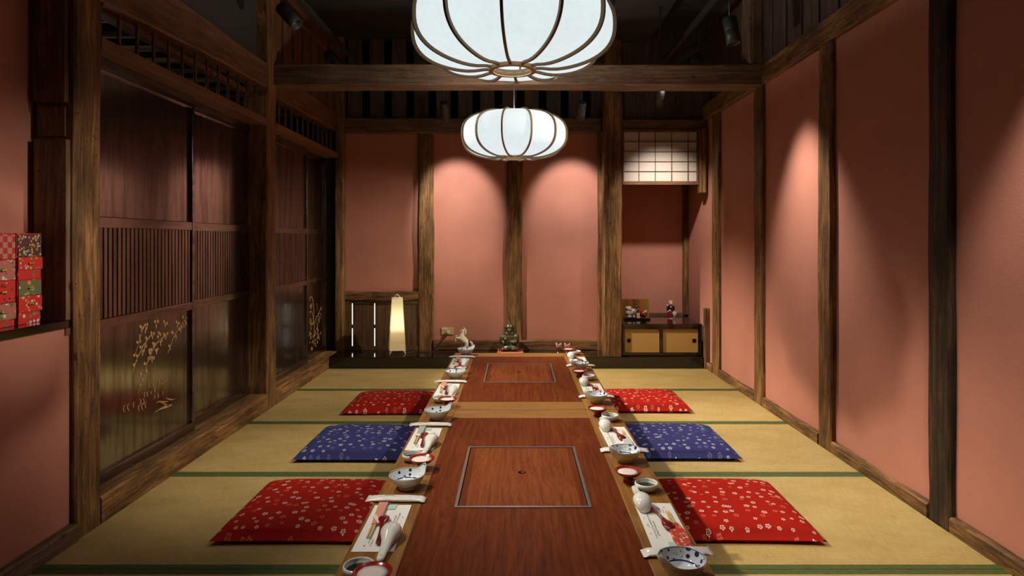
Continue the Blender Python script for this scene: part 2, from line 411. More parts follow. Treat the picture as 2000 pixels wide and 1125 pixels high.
# notches cut into the old post: blocks standing proud of its near face
nb = MB()
for z0, z1, x0, x1 in ((1.655, ZC-.01, -1.81, -1.69), (.78, 1.515, -1.805, -1.685), (1.53, 1.64, -1.80, -1.70)):
    nb.box(x0, x1, 2.395 if z0 != 1.53 else 2.41, 2.425, z0, z1)
nb.build('face_block', 'dark_z', np_).location = -np_.location
rough_beam((-1.83, XL, 4.29, 4.44, -.045, ZC-.004), 'timber_z', 2, .006)
rough_beam((-1.70, -1.62, 6.00, 6.09, .10, ZC-.004), 'timber_z', 2, .004)
for (a, bb) in ((2.572, 4.288), (4.442, 6.0)):
    rough_beam((-1.83, XL, a, bb, -.045, .105), 'timber_y', 1, .005)                         # sill
    beam((-1.83, XL, a, bb, 1.909, 1.955), 'kamoi', .003)                                     # door head rail
    rough_beam((-1.78, XL, a, bb, 2.105 if a < 3 else 2.135, 2.328), 'red_y', 1, .006, taper=.06 if a < 3 else .02)
    tr = root('trim_%d' % (NTRIM[0]+1), (-1.72, (a+bb)/2, 1.955)); NTRIM[0] += 1
    cnt = 13 if a < 3 else 12
    for i in range(cnt):
        yy = a+.07+(bb-a-.14)*i/(cnt-1)
        m = MB(); pts = [(0, yy-(a+bb)/2, z) for z in (0, .05, .06, .065, .075, .12, .125, .13, .24)]
        m.tube(pts, [.0085, .0085, .0098, .0098, .0085, .0085, .0098, .0085, .0085], 8).build('lattice_bar', 'red_z', tr)
beam((-1.80, -1.75, 2.572, 4.288, 2.095, 2.125), 'red_y', .003)
# dark upper wall over the near doors, boards over the far doors
struct('wall_left_upper', (-1.80, -1.74, 2.5, 4.36, 2.32, ZC), 'dgrey', 0)
b = MB(); y = 4.45
while y < 6.05:
    b.box(-1.715, -1.695, y, y+.168, 2.32, 2.84); y += .215
b.mat(1).box(-1.78, -1.76, 4.4, 6.1, 2.32, ZC)
tag(b.build('wall_left_boards', ['red_z', 'gapdark']), kind='structure')
rough_beam((-1.75, -1.675, 4.44, 6.0, 2.825, ZC-.003), 'red_y', 1, .004)
# the dim room beyond the lattice
b = MB().box(-3.3, -3.2, 2.0, 6.6, -.05, ZC).box(-3.3, -1.83, 6.5, 6.6, -.05, ZC).box(-3.3, -1.95, 1.9, 2.0, -.05, ZC)
tag(b.build('wall_beyond', 'dgrey'), kind='structure')
for i in range(16):
    beam((-3.2, -1.86, 2.1+i*.26, 2.125+i*.26, 2.30, 2.33), 'dark_x', 0)

# four sliding doors
def door(n, y0, y1, X, art=None):
    d = root('door_%d' % n, (X, (y0+y1)/2, .105)); ym = (y0+y1)/2; Z0, Z1 = .0, 1.803
    L = lambda yy: yy-ym
    hw = (y1-y0)/2
    fr = MB()
    for s in (-1, 1): fr.box(-.032, 0, s*hw-(.028 if s > 0 else 0), s*hw+(0 if s > 0 else .028), Z0, Z1)
    fr.box(-.032, -.001, -hw+.028, hw-.028, 0, .05).box(-.032, -.001, -hw+.028, hw-.028, 1.0855, 1.1315)
    fr.box(-.032, -.001, -hw+.028, hw-.028, .657, .699).box(-.032, -.001, -hw+.028, hw-.028, 1.745, 1.803)
    fr.build('frame', 'lacq_y', d, bevel=.003)
    MB().box(-.026, -.016, -hw+.028, hw-.028, 1.1315, 1.745).build('upper_panel', 'lacq_z', d)
    MB().box(-.026, -.016, -hw+.028, hw-.028, .05, .657).build('lower_panel', 'lacq_z', d)
    rb = MB().box(-.026, -.020, -hw+.028, hw-.028, .699, 1.0855); nr = int((2*hw-.056)/.031)
    for i in range(nr):
        c = -hw+.028+(2*hw-.056)*(i+.5)/nr
        rb.loft([[Vector((-.021, c-.0125, z)), Vector((-.008, c-.0095, z)), Vector((-.008, c+.0095, z)), Vector((-.021, c+.0125, z))] for z in (.700, 1.085)], smooth=False)
    rb.build('ribbed_panel', 'lacq_z', d)
    if art: art(d, X-.0155)
def ribbon(m, pts, w, X):                     # a thin raised brush stroke on the door panel
    n = len(pts); l, r = [], []
    for i, p in enumerate(pts):
        t = (pts[min(i+1, n-1)]-pts[max(i-1, 0)]); t.x = 0; t.normalize(); s = Vector((0, -t.z, t.y))
        ww = w[i] if isinstance(w, (list, tuple)) else w
        l.append(p+s*ww); r.append(p-s*ww)
    e = Vector((.0012, 0, 0))
    m.loft([[l[i], l[i]+e, r[i]+e, r[i]] for i in range(n)], smooth=False)
def leaf(m, p, a, b, ang):
    pts = [Vector((0, a*math.cos(t), b*math.sin(t))) for t in [2*PI*i/9 for i in range(9)]]
    Rm = Matrix.Rotation(ang, 3, 'X'); pts = [Rm @ q+p for q in pts]
    m.loft([pts, [q+Vector((.0012, 0, 0)) for q in pts]], smooth=False)
def art_clover(d, X):
    P = lambda x, y: on_x(230+x/4.894, 600+y/4.894, X)-d.location
    m = MB()
    for br, w in (([(330, 250), (290, 300), (240, 370), (210, 440), (180, 490), (160, 560), (143, 615)], .0028), ([(470, 255), (420, 300), (370, 345), (330, 410), (305, 470), (285, 520), (265, 590)], .0028),
               ([(660, 92), (610, 165), (560, 235), (520, 320), (500, 380), (478, 440)], .0018), ([(240, 200), (215, 290), (185, 390), (165, 450)], .001), ([(385, 105), (372, 130)], .001), ([(265, 590), (235, 680), (215, 730), (190, 830)], .0008)):
        ribbon(m, [P(*q) for q in br], w, X)
    rnd = random.Random(3)
    for (x, y) in [(215,185),(240,195),(258,172),(280,165),(272,200),(355,138),(383,138),(440,138),(467,155),(560,140),(582,152),(620,95),(640,130),(650,155),(610,190),(590,210),(210,275),(185,335),(212,325),(320,245),(343,252),(268,290),(390,245),(405,260),(382,282),(440,258),(472,250),(515,238),(525,245),(398,322),(415,320),(335,345),(350,350),(555,280),(265,350),(215,380),(245,415),(220,420),(300,410),(318,405),(362,410),(378,402),(180,465),(290,490),(325,480),(343,485),(305,490),(255,540),(275,545),(220,640),(235,690),(155,460),(152,550),(490,370),(210,740),(275,305),(268,370),(303,435),(548,298)]:
        leaf(m, P(x, y), .0085, .0072, rnd.uniform(0, 3))
    for (x, y) in [(365,178),(450,168),(568,178),(630,175),(600,225),(225,215),(262,232),(205,290),(328,284),(457,290),(408,352),(340,372),(235,442),(370,430),(180,495),(325,512),(268,600),(275,612),(258,378),(498,392),(545,300)]:
        leaf(m, P(x, y), .0045, .0125, rnd.uniform(-.25, .25))
    for i, (x, y, s, fl) in enumerate([(70,970,34,1),(110,955,34,1),(160,935,26,1),(210,965,28,1),(245,950,34,1),(275,935,30,1),(205,905,26,-1),(235,902,28,-1),(305,750,20,1),(345,745,18,1),(385,715,18,-1),(265,835,26,1),(290,830,22,1),(325,815,14,1),(365,790,26,1),(340,855,20,-1),(375,845,22,-1),(420,820,18,-1)]):
        pts = [P(x+fl*s*.55*math.cos(t), y+s*math.sin(t)) for t in [PI*.55+PI*.95*k/7 for k in range(8)]]
        ribbon(m, pts, [.0006, .0016, .0024, .0028, .0026, .002, .0014, .0006], X)
    ribbon(m, [P(x, y) for x, y in ((375, 775), (420, 730), (465, 702))], .0006, X)
    ribbon(m, [P(*q) for q in ((350, 1008), (400, 975), (450, 955), (500, 940), (522, 928))], [.0006, .003, .007, .005, .0008], X)
    ribbon(m, [P(*q) for q in ((410, 912), (440, 922), (470, 938), (490, 945))], [.0006, .0025, .0035, .001], X)
    ribbon(m, [P(*q) for q in ((365, 915), (400, 900), (440, 906), (485, 898))], [.0006, .0028, .003, .0008], X)
    ribbon(m, [P(*q) for q in ((455, 868), (480, 876), (510, 884), (542, 878))], [.0006, .0028, .0034, .0008], X)
    m.build('gold_painting', 'gold', d)['label'] = 'gold painted bush clover over water swirls'
    sl = MB()  # no real opening: thin emissive strips imitate light leaking between ribs
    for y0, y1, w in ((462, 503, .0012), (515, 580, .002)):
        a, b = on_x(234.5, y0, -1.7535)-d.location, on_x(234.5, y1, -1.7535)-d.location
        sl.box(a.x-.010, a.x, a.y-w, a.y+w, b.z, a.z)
    sl.build('glow_strip', 'strip_glow', d)['label'] = 'thin glowing strip standing in for light between two ribs'
def art_orchid(d, X):
    P = lambda x, y: on_x(590+x/7.03, 560+y/7.03, X)-d.location
    m = MB()
    for br, w in (([(105, 190), (108, 150), (125, 138), (142, 165), (152, 220), (160, 300), (162, 380), (155, 470)], .004), ([(100, 352), (125, 338), (142, 370), (150, 430), (158, 520)], .003),
               ([(165, 660), (166, 560), (175, 480), (195, 415), (222, 388), (238, 420), (240, 450)], .0035), ([(215, 380), (240, 362), (258, 385), (264, 440)], .0028), ([(218, 375), (245, 320), (270, 285)], .0022),
               ([(190, 232), (205, 240), (210, 300), (207, 330)], .0025), ([(170, 660), (162, 740), (160, 810)], .0015), ([(200, 430), (205, 520), (212, 620), (205, 760)], .0015)):
        ribbon(m, [P(*q) for q in br], w, X)
    rnd = random.Random(5)
    for (x, y) in [(115,455),(120,480),(108,500),(125,520),(150,495),(140,515),(120,575),(110,630),(122,650),(105,665),(118,700),(150,680),(180,620),(175,660),(205,640),(215,520),(210,560),(220,600),(225,450),(232,480),(228,690),(212,700),(240,720),(180,730),(210,760),(178,780),(188,812),(130,840),(125,860),(140,855),(255,635),(110,765),(145,755),(262,295),(255,305),(115,265),(130,250),(120,285),(203,580),(228,655)]:
        leaf(m, P(x, y), rnd.uniform(.007, .012), rnd.uniform(.009, .016), rnd.uniform(-.6, .6))
    m.build('gold_painting', 'gold', d)['label'] = 'gold painted orchid'
door(1, 2.50, 3.478, -1.745, art_clover)
door(2, 3.41, 4.34, -1.782)
door(3, 4.40, 5.37, -1.745)
door(4, 5.29, 6.02, -1.782, art_orchid)

# cross beam over the room
rough_beam((-1.70, 1.70, 4.39, 4.585, 2.206, 2.347), 'dark_x', 0, .006)
# back wall
YB = 6.10
w = MB().box(-1.75, -.86, YB, YB+.08, .60, 2.20).box(-.86, .84, YB, YB+.08, .0, 2.20)
tag(w.build('wall_back', 'pink'), kind='structure')
w = MB(); x = -1.60
while x < .8:
    w.box(x, x+.135, YB-.02, YB, 2.29, ZC); x += .21
w.mat(1).box(-1.75, .85, YB+.05, YB+.08, 2.2, ZC)
tag(w.build('wall_back_upper', ['board_z', 'gapdark']), kind='structure')
rough_beam((-1.64, .80, 6.04, YB+.04, 2.15, 2.296), 'dark_x', 0, .006)
rough_beam((-.925, -.782, 6.06, YB+.04, .10, 2.152), 'timber_z', 2, .008)
rough_beam((-.09, .058, 6.06, YB+.04, .10, 2.152), 'timber_z', 2, .006)
rough_beam((.775, .825, 6.03, YB+.04, .10, 2.152), 'timber_z', 2, .005)
k = rough_beam((-.782, .775, 6.05, YB+.03, .095, .19), 'timber_x', 0, .004); k.name = 'baseboard_back'
rough_beam((.79, .947, 5.72, 5.90, .10, ZC-.004), 'timber_z', 2, .006, label='thick old timber post at the edge of the black platform')
rough_beam((-1.64, -.925, 6.05, YB+.03, .567, .652), 'timber_x', 0, .007)
# wainscot boards with two bright slits
w = MB(); xs = -1.655; 
edges = [-1.66, -1.557, -1.458, -1.345, -1.248, -1.148, -1.048, -.925]
for i, (a, bb) in enumerate(zip(edges, edges[1:])):
    g0 = .0045 if i in (1, 3) else .0012; g1 = .0045 if i in (0, 2) else .0012
    w.box(a+g0, bb-g1, 6.082, 6.097, .10, .62)
w.box(-1.66, -1.56, 6.075, 6.082, .10, .56).box(-1.66, -.925, 6.07, 6.082, .10, .135).box(-1.66, -.925, 6.07, 6.082, .54, .567)
w.box(-1.66, -.925, 6.098, 6.112, .30, .335)
for gx in (edges[2], edges[4], edges[5], edges[6], -1.66, -.925): w.box(gx-.012, gx+.012, 6.098, 6.103, .10, .565)
tag(w.build('wall_back_boards', 'panel_board'), kind='structure')
struct('wall_glow_block', (-1.90, -1.66, 6.095, 6.40, -.05, ZC), 'dgrey', 0)  # unseen wall piece added to block the glow panel beside the last door
b = MB().box(-1.655, -.86, 6.32, 6.33, .0, .62)
tag(b.build('window_2', 'glow'), kind='structure')
# raised black platform
pl = MB().box(-1.675, 1.665, 5.69, 6.14, -.05, .10).box(.80, 1.715, 6.14, 6.42, -.05, .10)
tag(pl.build('floor_platform', 'black', None, None, .004), kind='structure')
# alcove on the right
struct('wall_alcove_back', (.84, 1.80, 6.42, 6.5, 0, 2.3), 'pink', 0)
struct('wall_alcove_left', (.815, .84, 5.90, 6.42, .1, 2.3), 'pink', 0)
rough_beam((1.665, 1.716, 6.36, 6.42, .40, 2.2), 'timber_z', 2, .002)
struct('wall_alcove_upper', (.94, 1.715, 5.80, 5.86, 2.2, ZC), 'board_z', 0)
rough_beam((.95, 1.70, 5.74, 5.86, 2.136, 2.225), 'dark_x', 0, .004)
beam((1.632, 1.69, 5.68, 5.76, 1.56, 2.13), 'timber_z', .004)
beam((1.672, 1.712, 5.66, 5.72, -.04, .535), 'timber_z', .004, 'short grey brown board upright beside the low cabinet')
# shoji lattice over the alcove
sw = root('window_1', (1.295, 5.73, 1.635)); X0, X1, ZZ = -.342, .336, .495
fr = MB().box(X0, X1, -.012, .012, 0, .032).box(X0, X1, -.012, .012, .470, ZZ).box(X0, X0+.012, -.012, .012, .03, .47).box(X1-.016, X1, -.012, .012, .03, .47)
fr.build('frame', 'red_x', sw, bevel=.002)
MB().box(X0+.01, X1-.01, .002, .004, .03, .472).build('paper', 'shoji', sw)
g = MB()
for i in range(1, 5): g.box(X0+i*.1463-.003, X0+i*.1463+.003, -.008, .002, .03, .472)
for i in range(1, 5): g.box(X0+.01, X1-.01, -.006, .002, .032+i*.088-.0025, .032+i*.088+.0025)
g.build('lattice', 'red_z', sw)
# ceiling beams
beam((.75, 1.20, 1.0, 6.0, 2.93, ZC), 'ceil', .003)

# ================================================================== TATAMI
ye = [.45, 1.335, 2.21, 3.11, 3.99, 4.87, 5.69]
rows = ['in the row nearest the camera, mostly out of frame', 'in the front row, below the nearest red cushion', 'under the nearest red cushion', 'under the blue cushion', 'under the far red cushion', 'at the foot of the black platform']
for s, x0, x1 in (('left', XL+.001, .009), ('right', .011, XR-.001)):
    for i in range(1, 6):
        y0, y1 = ye[i], ye[i+1]; place = [None, 'at the front edge of the view', 'under the nearest red cushion', 'under the blue cushion', 'under the farthest red cushion', 'bare against the black platform'][i]
        t = thing('tatami_mat', 'straw tatami mat %s, %s side' % (place, s), 'tatami mat', ((x0+x1)/2, (y0+y1)/2, -.05), 0, 'tatami mats on the floor')
        hx, hy = (x1-x0)/2, (y1-y0)/2-.001
        MB().box(-hx, hx, -hy+.03, hy-.03, 0, .05).build('rush_surface', 'tatami', t, bevel=.002)
        for sg in (-1, 1):
            MB().box(-hx, hx, min(sg*hy, sg*(hy-.031)), max(sg*hy, sg*(hy-.031)), 0, .0512).build('edge_band', 'heri', t, bevel=.002)['label'] = 'green cloth edge band'

# ================================================================== TABLES
TX, TW = .0205, .4475
def table(y0, y1, lid, label):
    yc = (y0+y1)/2; t = thing('low_table', label, 'table', (TX, yc, 0), 0, 'low dining tables'); hl = (y1-y0)/2-.0015; e = .144
    for q0, q1 in ((-TW, -TW+e), (TW-e, TW)): MB().box(q0, q1, -hl, hl, .315, .35).build('side_border', 'table_edge', t, bevel=.003)
    for q0, q1 in ((-hl, -hl+e-.005), (hl-e+.005, hl)): MB().box(-TW+e, TW-e, q0, q1, .315, .3498).build('end_border', 'table_edge_x', t, bevel=.002)
    ly0, ly1 = lid[0]-yc, lid[1]-yc; lx = .203
    m = MB()
    iy = hl-e+.005; ix = TW-e
    m.box(-ix, -lx, -iy, iy, .315, .3497).box(lx, ix, -iy, iy, .315, .3497).box(-lx, lx, -iy, ly0, .315, .3497).box(-lx, lx, ly1, iy, .315, .3497)
    m.build('inner_panel', 'table_red', t)
    fr = MB()
    w = .010
    fr.box(-lx, lx, ly0, ly0+w, .33, .3525).box(-lx, lx, ly1-w, ly1, .33, .3525).box(-lx, -lx+w, ly0+w, ly1-w, .33, .3525).box(lx-w, lx, ly0+w, ly1-w, .33, .3525)
    fr.build('metal_frame', 'alu', t, bevel=.001)
    ld = MB().mat(0).box(-lx+w+.022, lx-w-.022, ly0+w+.002, ly1-w-.003, .335, .3503)
    ld = ld.build('lid', ['lid_red'], t); ld['label'] = 'lifting lid over the sunken grill'
    for q0, q1 in ((-lx+w+.003, -lx+w+.0215), (lx-w-.0215, lx-w-.003)): MB().box(q0, q1, ly0+w+.002, ly1-w-.003, .335, .3500).build('lid_edge', 'table_red', ld)
    lc = (ly0+ly1)/2+.01
    T = Matrix.Translation((0, lc, .3504))
    MB().lathe([(.0135, 0), (.0135, .0006)], 24, T).build('finger_hole', 'gapdark', ld)
    MB().lathe([(.0085, 0), (.0085, .0012)], 24, Matrix.Translation((.004, lc-.001, .3505))).build('finger_plate', 'lid_red', ld)
    m = MB().box(-.30, .30, -hl+.10, hl-.10, -.0, .02)
    for sx in (-1, 1):
        for sy in (-1, 1):
            MB().box(sx*.25-.03, sx*.25+.03, sy*(hl-.16)-.03, sy*(hl-.16)+.03, 0.0015, .314).build('leg', 'table_edge', t, bevel=.004)
    MB().box(-.28, .28, -hl+.13, hl-.13, .27, .314).build('apron', 'table_edge', t, bevel=.003)
table(1.33, 2.975, (1.88, 2.435), 'low wooden dining table with red brown top, nearer one of the two')
table(2.978, 4.475, (3.54, 4.089), 'low wooden dining table with red brown top, farther one by the platform')

# ================================================================== CUSHIONS
def cushion_mesh():
    m = MB(); n = 28; top = []; bot = []
    for j in range(n+1):
        for i in range(n+1):
            u, v = 2*i/n-1, 2*j/n-1
            u2, v2 = math.copysign(abs(u)**.8, u), math.copysign(abs(v)**.8, v)
            pin = 1-.035*(1-abs(v2)**3)*1.0; pin2 = 1-.035*(1-abs(u2)**3)
            x, y = .295*u2*pin, .285*v2*pin2
            e = max(0, (1-u2**4)*(1-v2**4)); z = .016+.056*e**.42
            top.append(Vector((x, y, z))); bot.append(Vector((x, y, max(.0, .016-.0155*min(1, e*5)))))
    N = (n+1)**2; fs = []
    for j in range(n):
        for i in range(n):
            a = j*(n+1)+i; fs.append((a, a+1, a+n+2, a+n+1)); fs.append((N+a, N+a+n+1, N+a+n+2, N+a+1))
    rim = [i for i in range(n+1)]+[(j+1)*(n+1)-1 for j in range(1, n+1)]+[n*(n+1)+i for i in range(n-1, -1, -1)]+[j*(n+1) for j in range(n-1, 0, -1)]
    m.add(top+bot, fs, True)
    b = len(rim)
    for k in range(b): m.f.append([rim[k], N+rim[k], N+rim[(k+1) % b], rim[(k+1) % b]]); m.mi.append(0); m.sm.append(True)
    return m
for s, x, ys in (('left', -.845, (2.66, 3.53, 4.395)), ('right', .865, (2.665, 3.55, 4.445))):
    for q, y, c in zip(('nearest the camera', 'in the middle', 'farthest back'), ys, ('red', 'blue', 'red')):
        o = cushion_mesh().build('floor_cushion', 'cush_'+c)
        dy = {'nearest the camera': 1.0, 'in the middle': .95, 'farthest back': .88}[q]
        o.location = (x, y, .0015); o.rotation_euler = (0, 0, R(random.uniform(-1.2, 1.2))); o.scale = (1.0, dy, 1)
        tag(o, '%s floral floor cushion on the %s side of the table, %s' % (c, s, q) if c == 'red' else 'blue floral floor cushion on the %s side of the table' % s, 'cushion', 'floor cushions along the table')

# ================================================================== TABLEWARE
def in_place(o, side, yb, e, v, rot=0, z=.3505):
    if side == 'right': o.location = (TX+TW-e, yb+v, z); o.rotation_euler = (0, 0, rot)
    else: o.location = (TX-TW+e, yb-v, z); o.rotation_euler = (0, 0, PI+rot)
def m_bowl(t):
    def fn(r, z, a):
        k = math.exp(-((math.atan2(math.sin(a-R(212)), math.cos(a-R(212))))/.36)**2); up = max(0, (z-.018)/.027)
        return r*(1+.17*k*up), z+.021*k*up**2
    out = [(.0, .0), (.026, .0), (.027, .004), (.025, .006), (.031, .009), (.043, .019), (.051, .030), (.0555, .041), (.0565, .0445)]
    inn = [(.0545, .0455), (.0525, .041), (.048, .031), (.041, .021), (.031, .0135), (.018, .0105), (.0005, .010)]
    MB().lathe(out+[(.0555, .0455)], 48, fn=fn, cap=False).build('outer_bowl', 'celadon', t)
    MB().lathe([(.0556, .04555)]+inn, 48, fn=fn, cap=False).build('painted_inside', 'bluewhite', t)['label'] = 'inside painted with blue flowers'
    MB().lathe([(.0533, .0432), (.0542, .0450)], 48, fn=fn, cap=False).build('rim_line', 'blueline', t)
def loft_spoon(stations, n=12):              # stations: (y, half width, z of middle, half thickness)
    m = MB(); m.loft([[Vector((w*math.cos(2*PI*k/n), y, z+h*math.sin(2*PI*k/n))) for k in range(n)] for y, w, z, h in stations]); return m
def m_renge(t):
    st = [(-.088, .004, .005, .004), (-.085, .014, .010, .0095), (-.075, .022, .016, .0155), (-.058, .0265, .020, .0195), (-.038, .0268, .021, .0205), (-.018, .021, .019, .018), (.000, .0155, .0155, .0125), (.025, .0125, .0125, .009), (.055, .011, .011, .0075), (.078, .010, .010, .007), (.086, .0075, .009, .006), (.089, .002, .008, .003)]
    loft_spoon(st, 18).build('spoon_body', 'white', t)
    MB().lathe([(.0035, 0), (.0035, .001)], 10, Matrix.Translation((0, .075, .0165))).build('handle_dimple', 'celadon', t)
def m_spoon(t):
    st = [(-.085, .003, .006, .002), (-.080, .011, .007, .004), (-.066, .0165, .0085, .006), (-.050, .0165, .009, .0065), (-.034, .011, .009, .0055), (-.018, .006, .010, .0045), (.02, .0038, .012, .0032), (.055, .0042, .010, .003), (.072, .0062, .007, .0035), (.080, .0062, .006, .0035), (.085, .003, .006, .002)]
    loft_spoon(st, 14).build('spoon_body', 'redlacq', t)
def m_soy(t, liq):
    MB().lathe([(.0, 0), (.022, 0), (.023, .003), (.030, .006), (.0365, .014), (.0375, .021), (.0355, .0255), (.0335, .0255), (.0335, .021), (.031, .012), (.022, .007), (.0005, .006)], 36).build('dish_body', 'celadon', t)
    if liq: MB().lathe([(.0005, .0085), (.0275, .0110), (.0310, .0130), (.0005, .0133)], 30).build('soy_sauce', 'soy', t)['label'] = 'dark soy sauce'
def m_red(t):
    MB().lathe([(.0, 0), (.020, 0), (.020, .003), (.0165, .006), (.0155, .016), (.020, .019), (.034, .027), (.0430, .0355), (.0445, .0385), (.0435, .0395), (.0405, .0375), (.033, .031), (.0005, .025)], 40).build('cup_body', 'redpaint', t)
    MB().lathe([(.0005, .029), (.0335, .0325), (.0345, .0338), (.020, .0348), (.0005, .0352)], 32).build('white_filling', 'rice', t)
def m_packet(t):
    st = [(-.088, .0195, .003, .0010), (-.080, .021, .004, .002), (-.074, .0195, .006, .0045), (-.03, .0195, .0068, .006), (.03, .0195, .0068, .006), (.072, .0195, .006, .0045), (.079, .022, .005, .002), (.089, .0245, .006, .0010)]
    m = MB(); n = 14
    m.loft([[Vector((x, w*math.copysign(abs(math.cos(2*PI*k/n))**.6, math.cos(2*PI*k/n)), max(.0002, z+h*math.copysign(abs(math.sin(2*PI*k/n))**.7, math.sin(2*PI*k/n))))) for k in range(n)] for x, w, z, h in st])
    m.build('wrapper', 'packet', t)
    MB().box(-.045, .05, -.0012, .0012, .0124, .0133).build('wrapper_seam', 'paper', t)
    MB().box(.008, .036, -.010, -.006, .0122, .0130).build('printed_mark', 'table_edge', t)
PAPER_W, PAPER_L = .108, .285
def m_paper(t, seed):
    rnd = random.Random(seed); m = MB(); n = 10; hw, hl = PAPER_W/2, PAPER_L/2
    m.box(-hw, hw, -hl, hl, 0, .0008); m.build('sheet', 'paper', t)
    ink = MB(); z = .0008
    def col(x, y0, y1, wd):
        y = y0
        while y < y1:
            h = rnd.uniform(.0025, .005)
            for k in range(3):
                cx, cy = x+rnd.uniform(-wd, wd)*.5, y+rnd.uniform(0, h)
                a = rnd.uniform(-.5, .5)+(PI/2 if rnd.random() < .5 else 0)
                T = Matrix.Translation((cx, cy, z)) @ Matrix.Rotation(a, 4, 'Z')
                ink.box(-wd*.45, wd*.45, -.00035, .00035, 0, .0003, T)
            y += h+.0016
    col(-.030, -.085, .07, .004); col(-.022, -.07, .02, .004); col(.012, .075, .11, .0035); col(.020, .07, .10, .003); col(-.040, -.02, .0, .003)
    ink.build('writing', 'ink', t)
    rd = MB().box(-.044, -.041, -.060, -.055, z, z+.0003).box(.026, .030, .108, .114, z, z+.0003).box(-.044, -.0415, .036, .040, z, z+.0003)
    rd.build('red_seal', 'redink', t)
def m_chop(t, style):
    for dx in (-.0035, .0035):
        m = MB(); m.loft([[Vector((dx+a*r, y, .0045+b*r)) for a, b in ((-1, -1), (1, -1), (1, 1), (-1, 1))] for y, r in ((-.11, .0026), (.05, .0024), (.105, .0018))], smooth=False)
        m.build('chopstick', 'bamboo', t)
    z = .0012
    if style == 'fan':
        poly = [(-.011, .02), (.011, .02), (.020, -.02), (.023, -.075), (.016, -.118), (-.014, -.118), (-.021, -.07), (-.018, -.02)]
    elif style == 'stripe': poly = [(-.012, .03), (.010, .03), (.017, -.04), (.016, -.112), (-.020, -.112), (-.016, -.03)]
    else: poly = [(-.014, .028), (.006, .034), (.012, -.112), (-.016, -.112)]
    sl = MB().prism(poly, .008, Matrix.Translation((0, 0, z))).build('paper_sleeve', {'fan': 'sl_red', 'stripe': 'stripe', 'check': 'check', 'pink': 'pinkp'}[style], t, bevel=.0015)
    sl['label'] = {'fan': 'red floral paper sleeve', 'stripe': 'grey striped paper sleeve', 'check': 'navy checked paper sleeve', 'pink': 'salmon pink paper sleeve'}[style]
    if style in ('pink', 'check'):
        MB().prism([(-.019, .028), (-.012, .034), (.010, -.008), (.003, -.022)] if style == 'pink' else [(-.015, .01), (-.010, .03), (.010, .028), (.005, .0)], .0018, Matrix.Translation((0, 0, z+.0082))).build('folded_corner', 'pale', sl)
    MB().box(-.0215, -.0145, -.122, -.108, z, z+.0015).build('red_tab', 'redpaint', t)
M['sl_red'] = chiyo('vermilion floral sleeve', (.55, .045, .03), [PK, OR, WH, PK], 110, .35)
ORD = {'left': ['nearest', 'second', 'third', 'farthest'], 'right': ['nearest', 'second', 'third', 'farthest']}
styles = {'left': ['pink', 'check', 'pink', 'pink'], 'right': ['fan', 'stripe', 'pink', 'stripe']}
sty_lab = {'fan': 'red floral', 'stripe': 'grey striped', 'check': 'navy checked', 'pink': 'salmon pink'}
for side, ybs in (('left', (2.03, 2.81, 3.64, 4.395)), ('right', (1.494, 2.275, 3.097, 3.89))):
    for q, yb, sty, idx in zip(('nearest', 'second', 'third', 'farthest'), ybs, styles[side], range(4)):
        where = '%s of four along the %s table edge' % ({'nearest': 'nearest', 'second': 'second nearest', 'third': 'third nearest', 'farthest': 'farthest'}[q], side)
        rnd = random.Random(side+q); J = lambda a: rnd.uniform(-a, a)
        t = thing('spouted_bowl', 'blue and white spouted bowl, '+where, 'bowl', group='spouted bowls'); m_bowl(t); in_place(t, side, yb, .081, 0, J(.08))
        t = thing('towel_packet', 'white wrapped wet towel, '+where, 'towel packet', group='wrapped wet towels'); m_packet(t); in_place(t, side, yb, .066, .098 if side == 'left' else .108, J(.05))
        t = thing('menu_sheet', 'white sheet with small brush writing, '+where, 'menu', group='written menu sheets'); m_paper(t, yb); in_place(t, side, yb, .064, .275, J(.02))
        t = thing('chopsticks', 'chopsticks in %s sleeve, %s' % (sty_lab[sty], where), 'chopsticks', group='chopsticks in paper sleeves'); m_chop(t, sty); in_place(t, side, yb, .036, .245, J(.05), .3516)
        t = thing('lacquer_spoon', 'dark red lacquer spoon, '+where, 'spoon', group='red lacquer spoons'); m_spoon(t); in_place(t, side, yb, .064, .305, (.10 if side == 'left' else .22)+J(.04), .3516)
        if side == 'right': t.rotation_euler = (0, 0, .2)
        t = thing('soup_spoon', 'white porcelain soup spoon, '+where, 'soup spoon', group='white porcelain spoons'); m_renge(t); in_place(t, side, yb, .098, .395 if side == 'left' else .43, J(.05)-.03, .3518)
        m = MB().box(-.0135, .0135, -.017, .017, 0, .002); t = m.build('mint_packet', 'mint', None, bevel=.0006); tag(t, 'small mint green paper packet, '+where, 'paper packet', 'mint paper packets'); in_place(t, side, yb, .062, .150, J(.1), .3516)
        t = thing('sauce_dish', 'pale round soy sauce dish, '+where, 'dish', group='soy sauce dishes'); m_soy(t, True); in_place(t, side, yb, .058, .528 if side == 'left' else .518)
        t = thing('lacquer_cup', 'shallow red footed cup with white filling, '+where, 'cup', group='red footed cups'); v = .612 if side == 'left' else .585
        if side == 'right' and q == 'farthest': v = .535
        if side == 'left' and q == 'nearest': v = .585
        m_red(t); in_place(t, side, yb, .103, v)

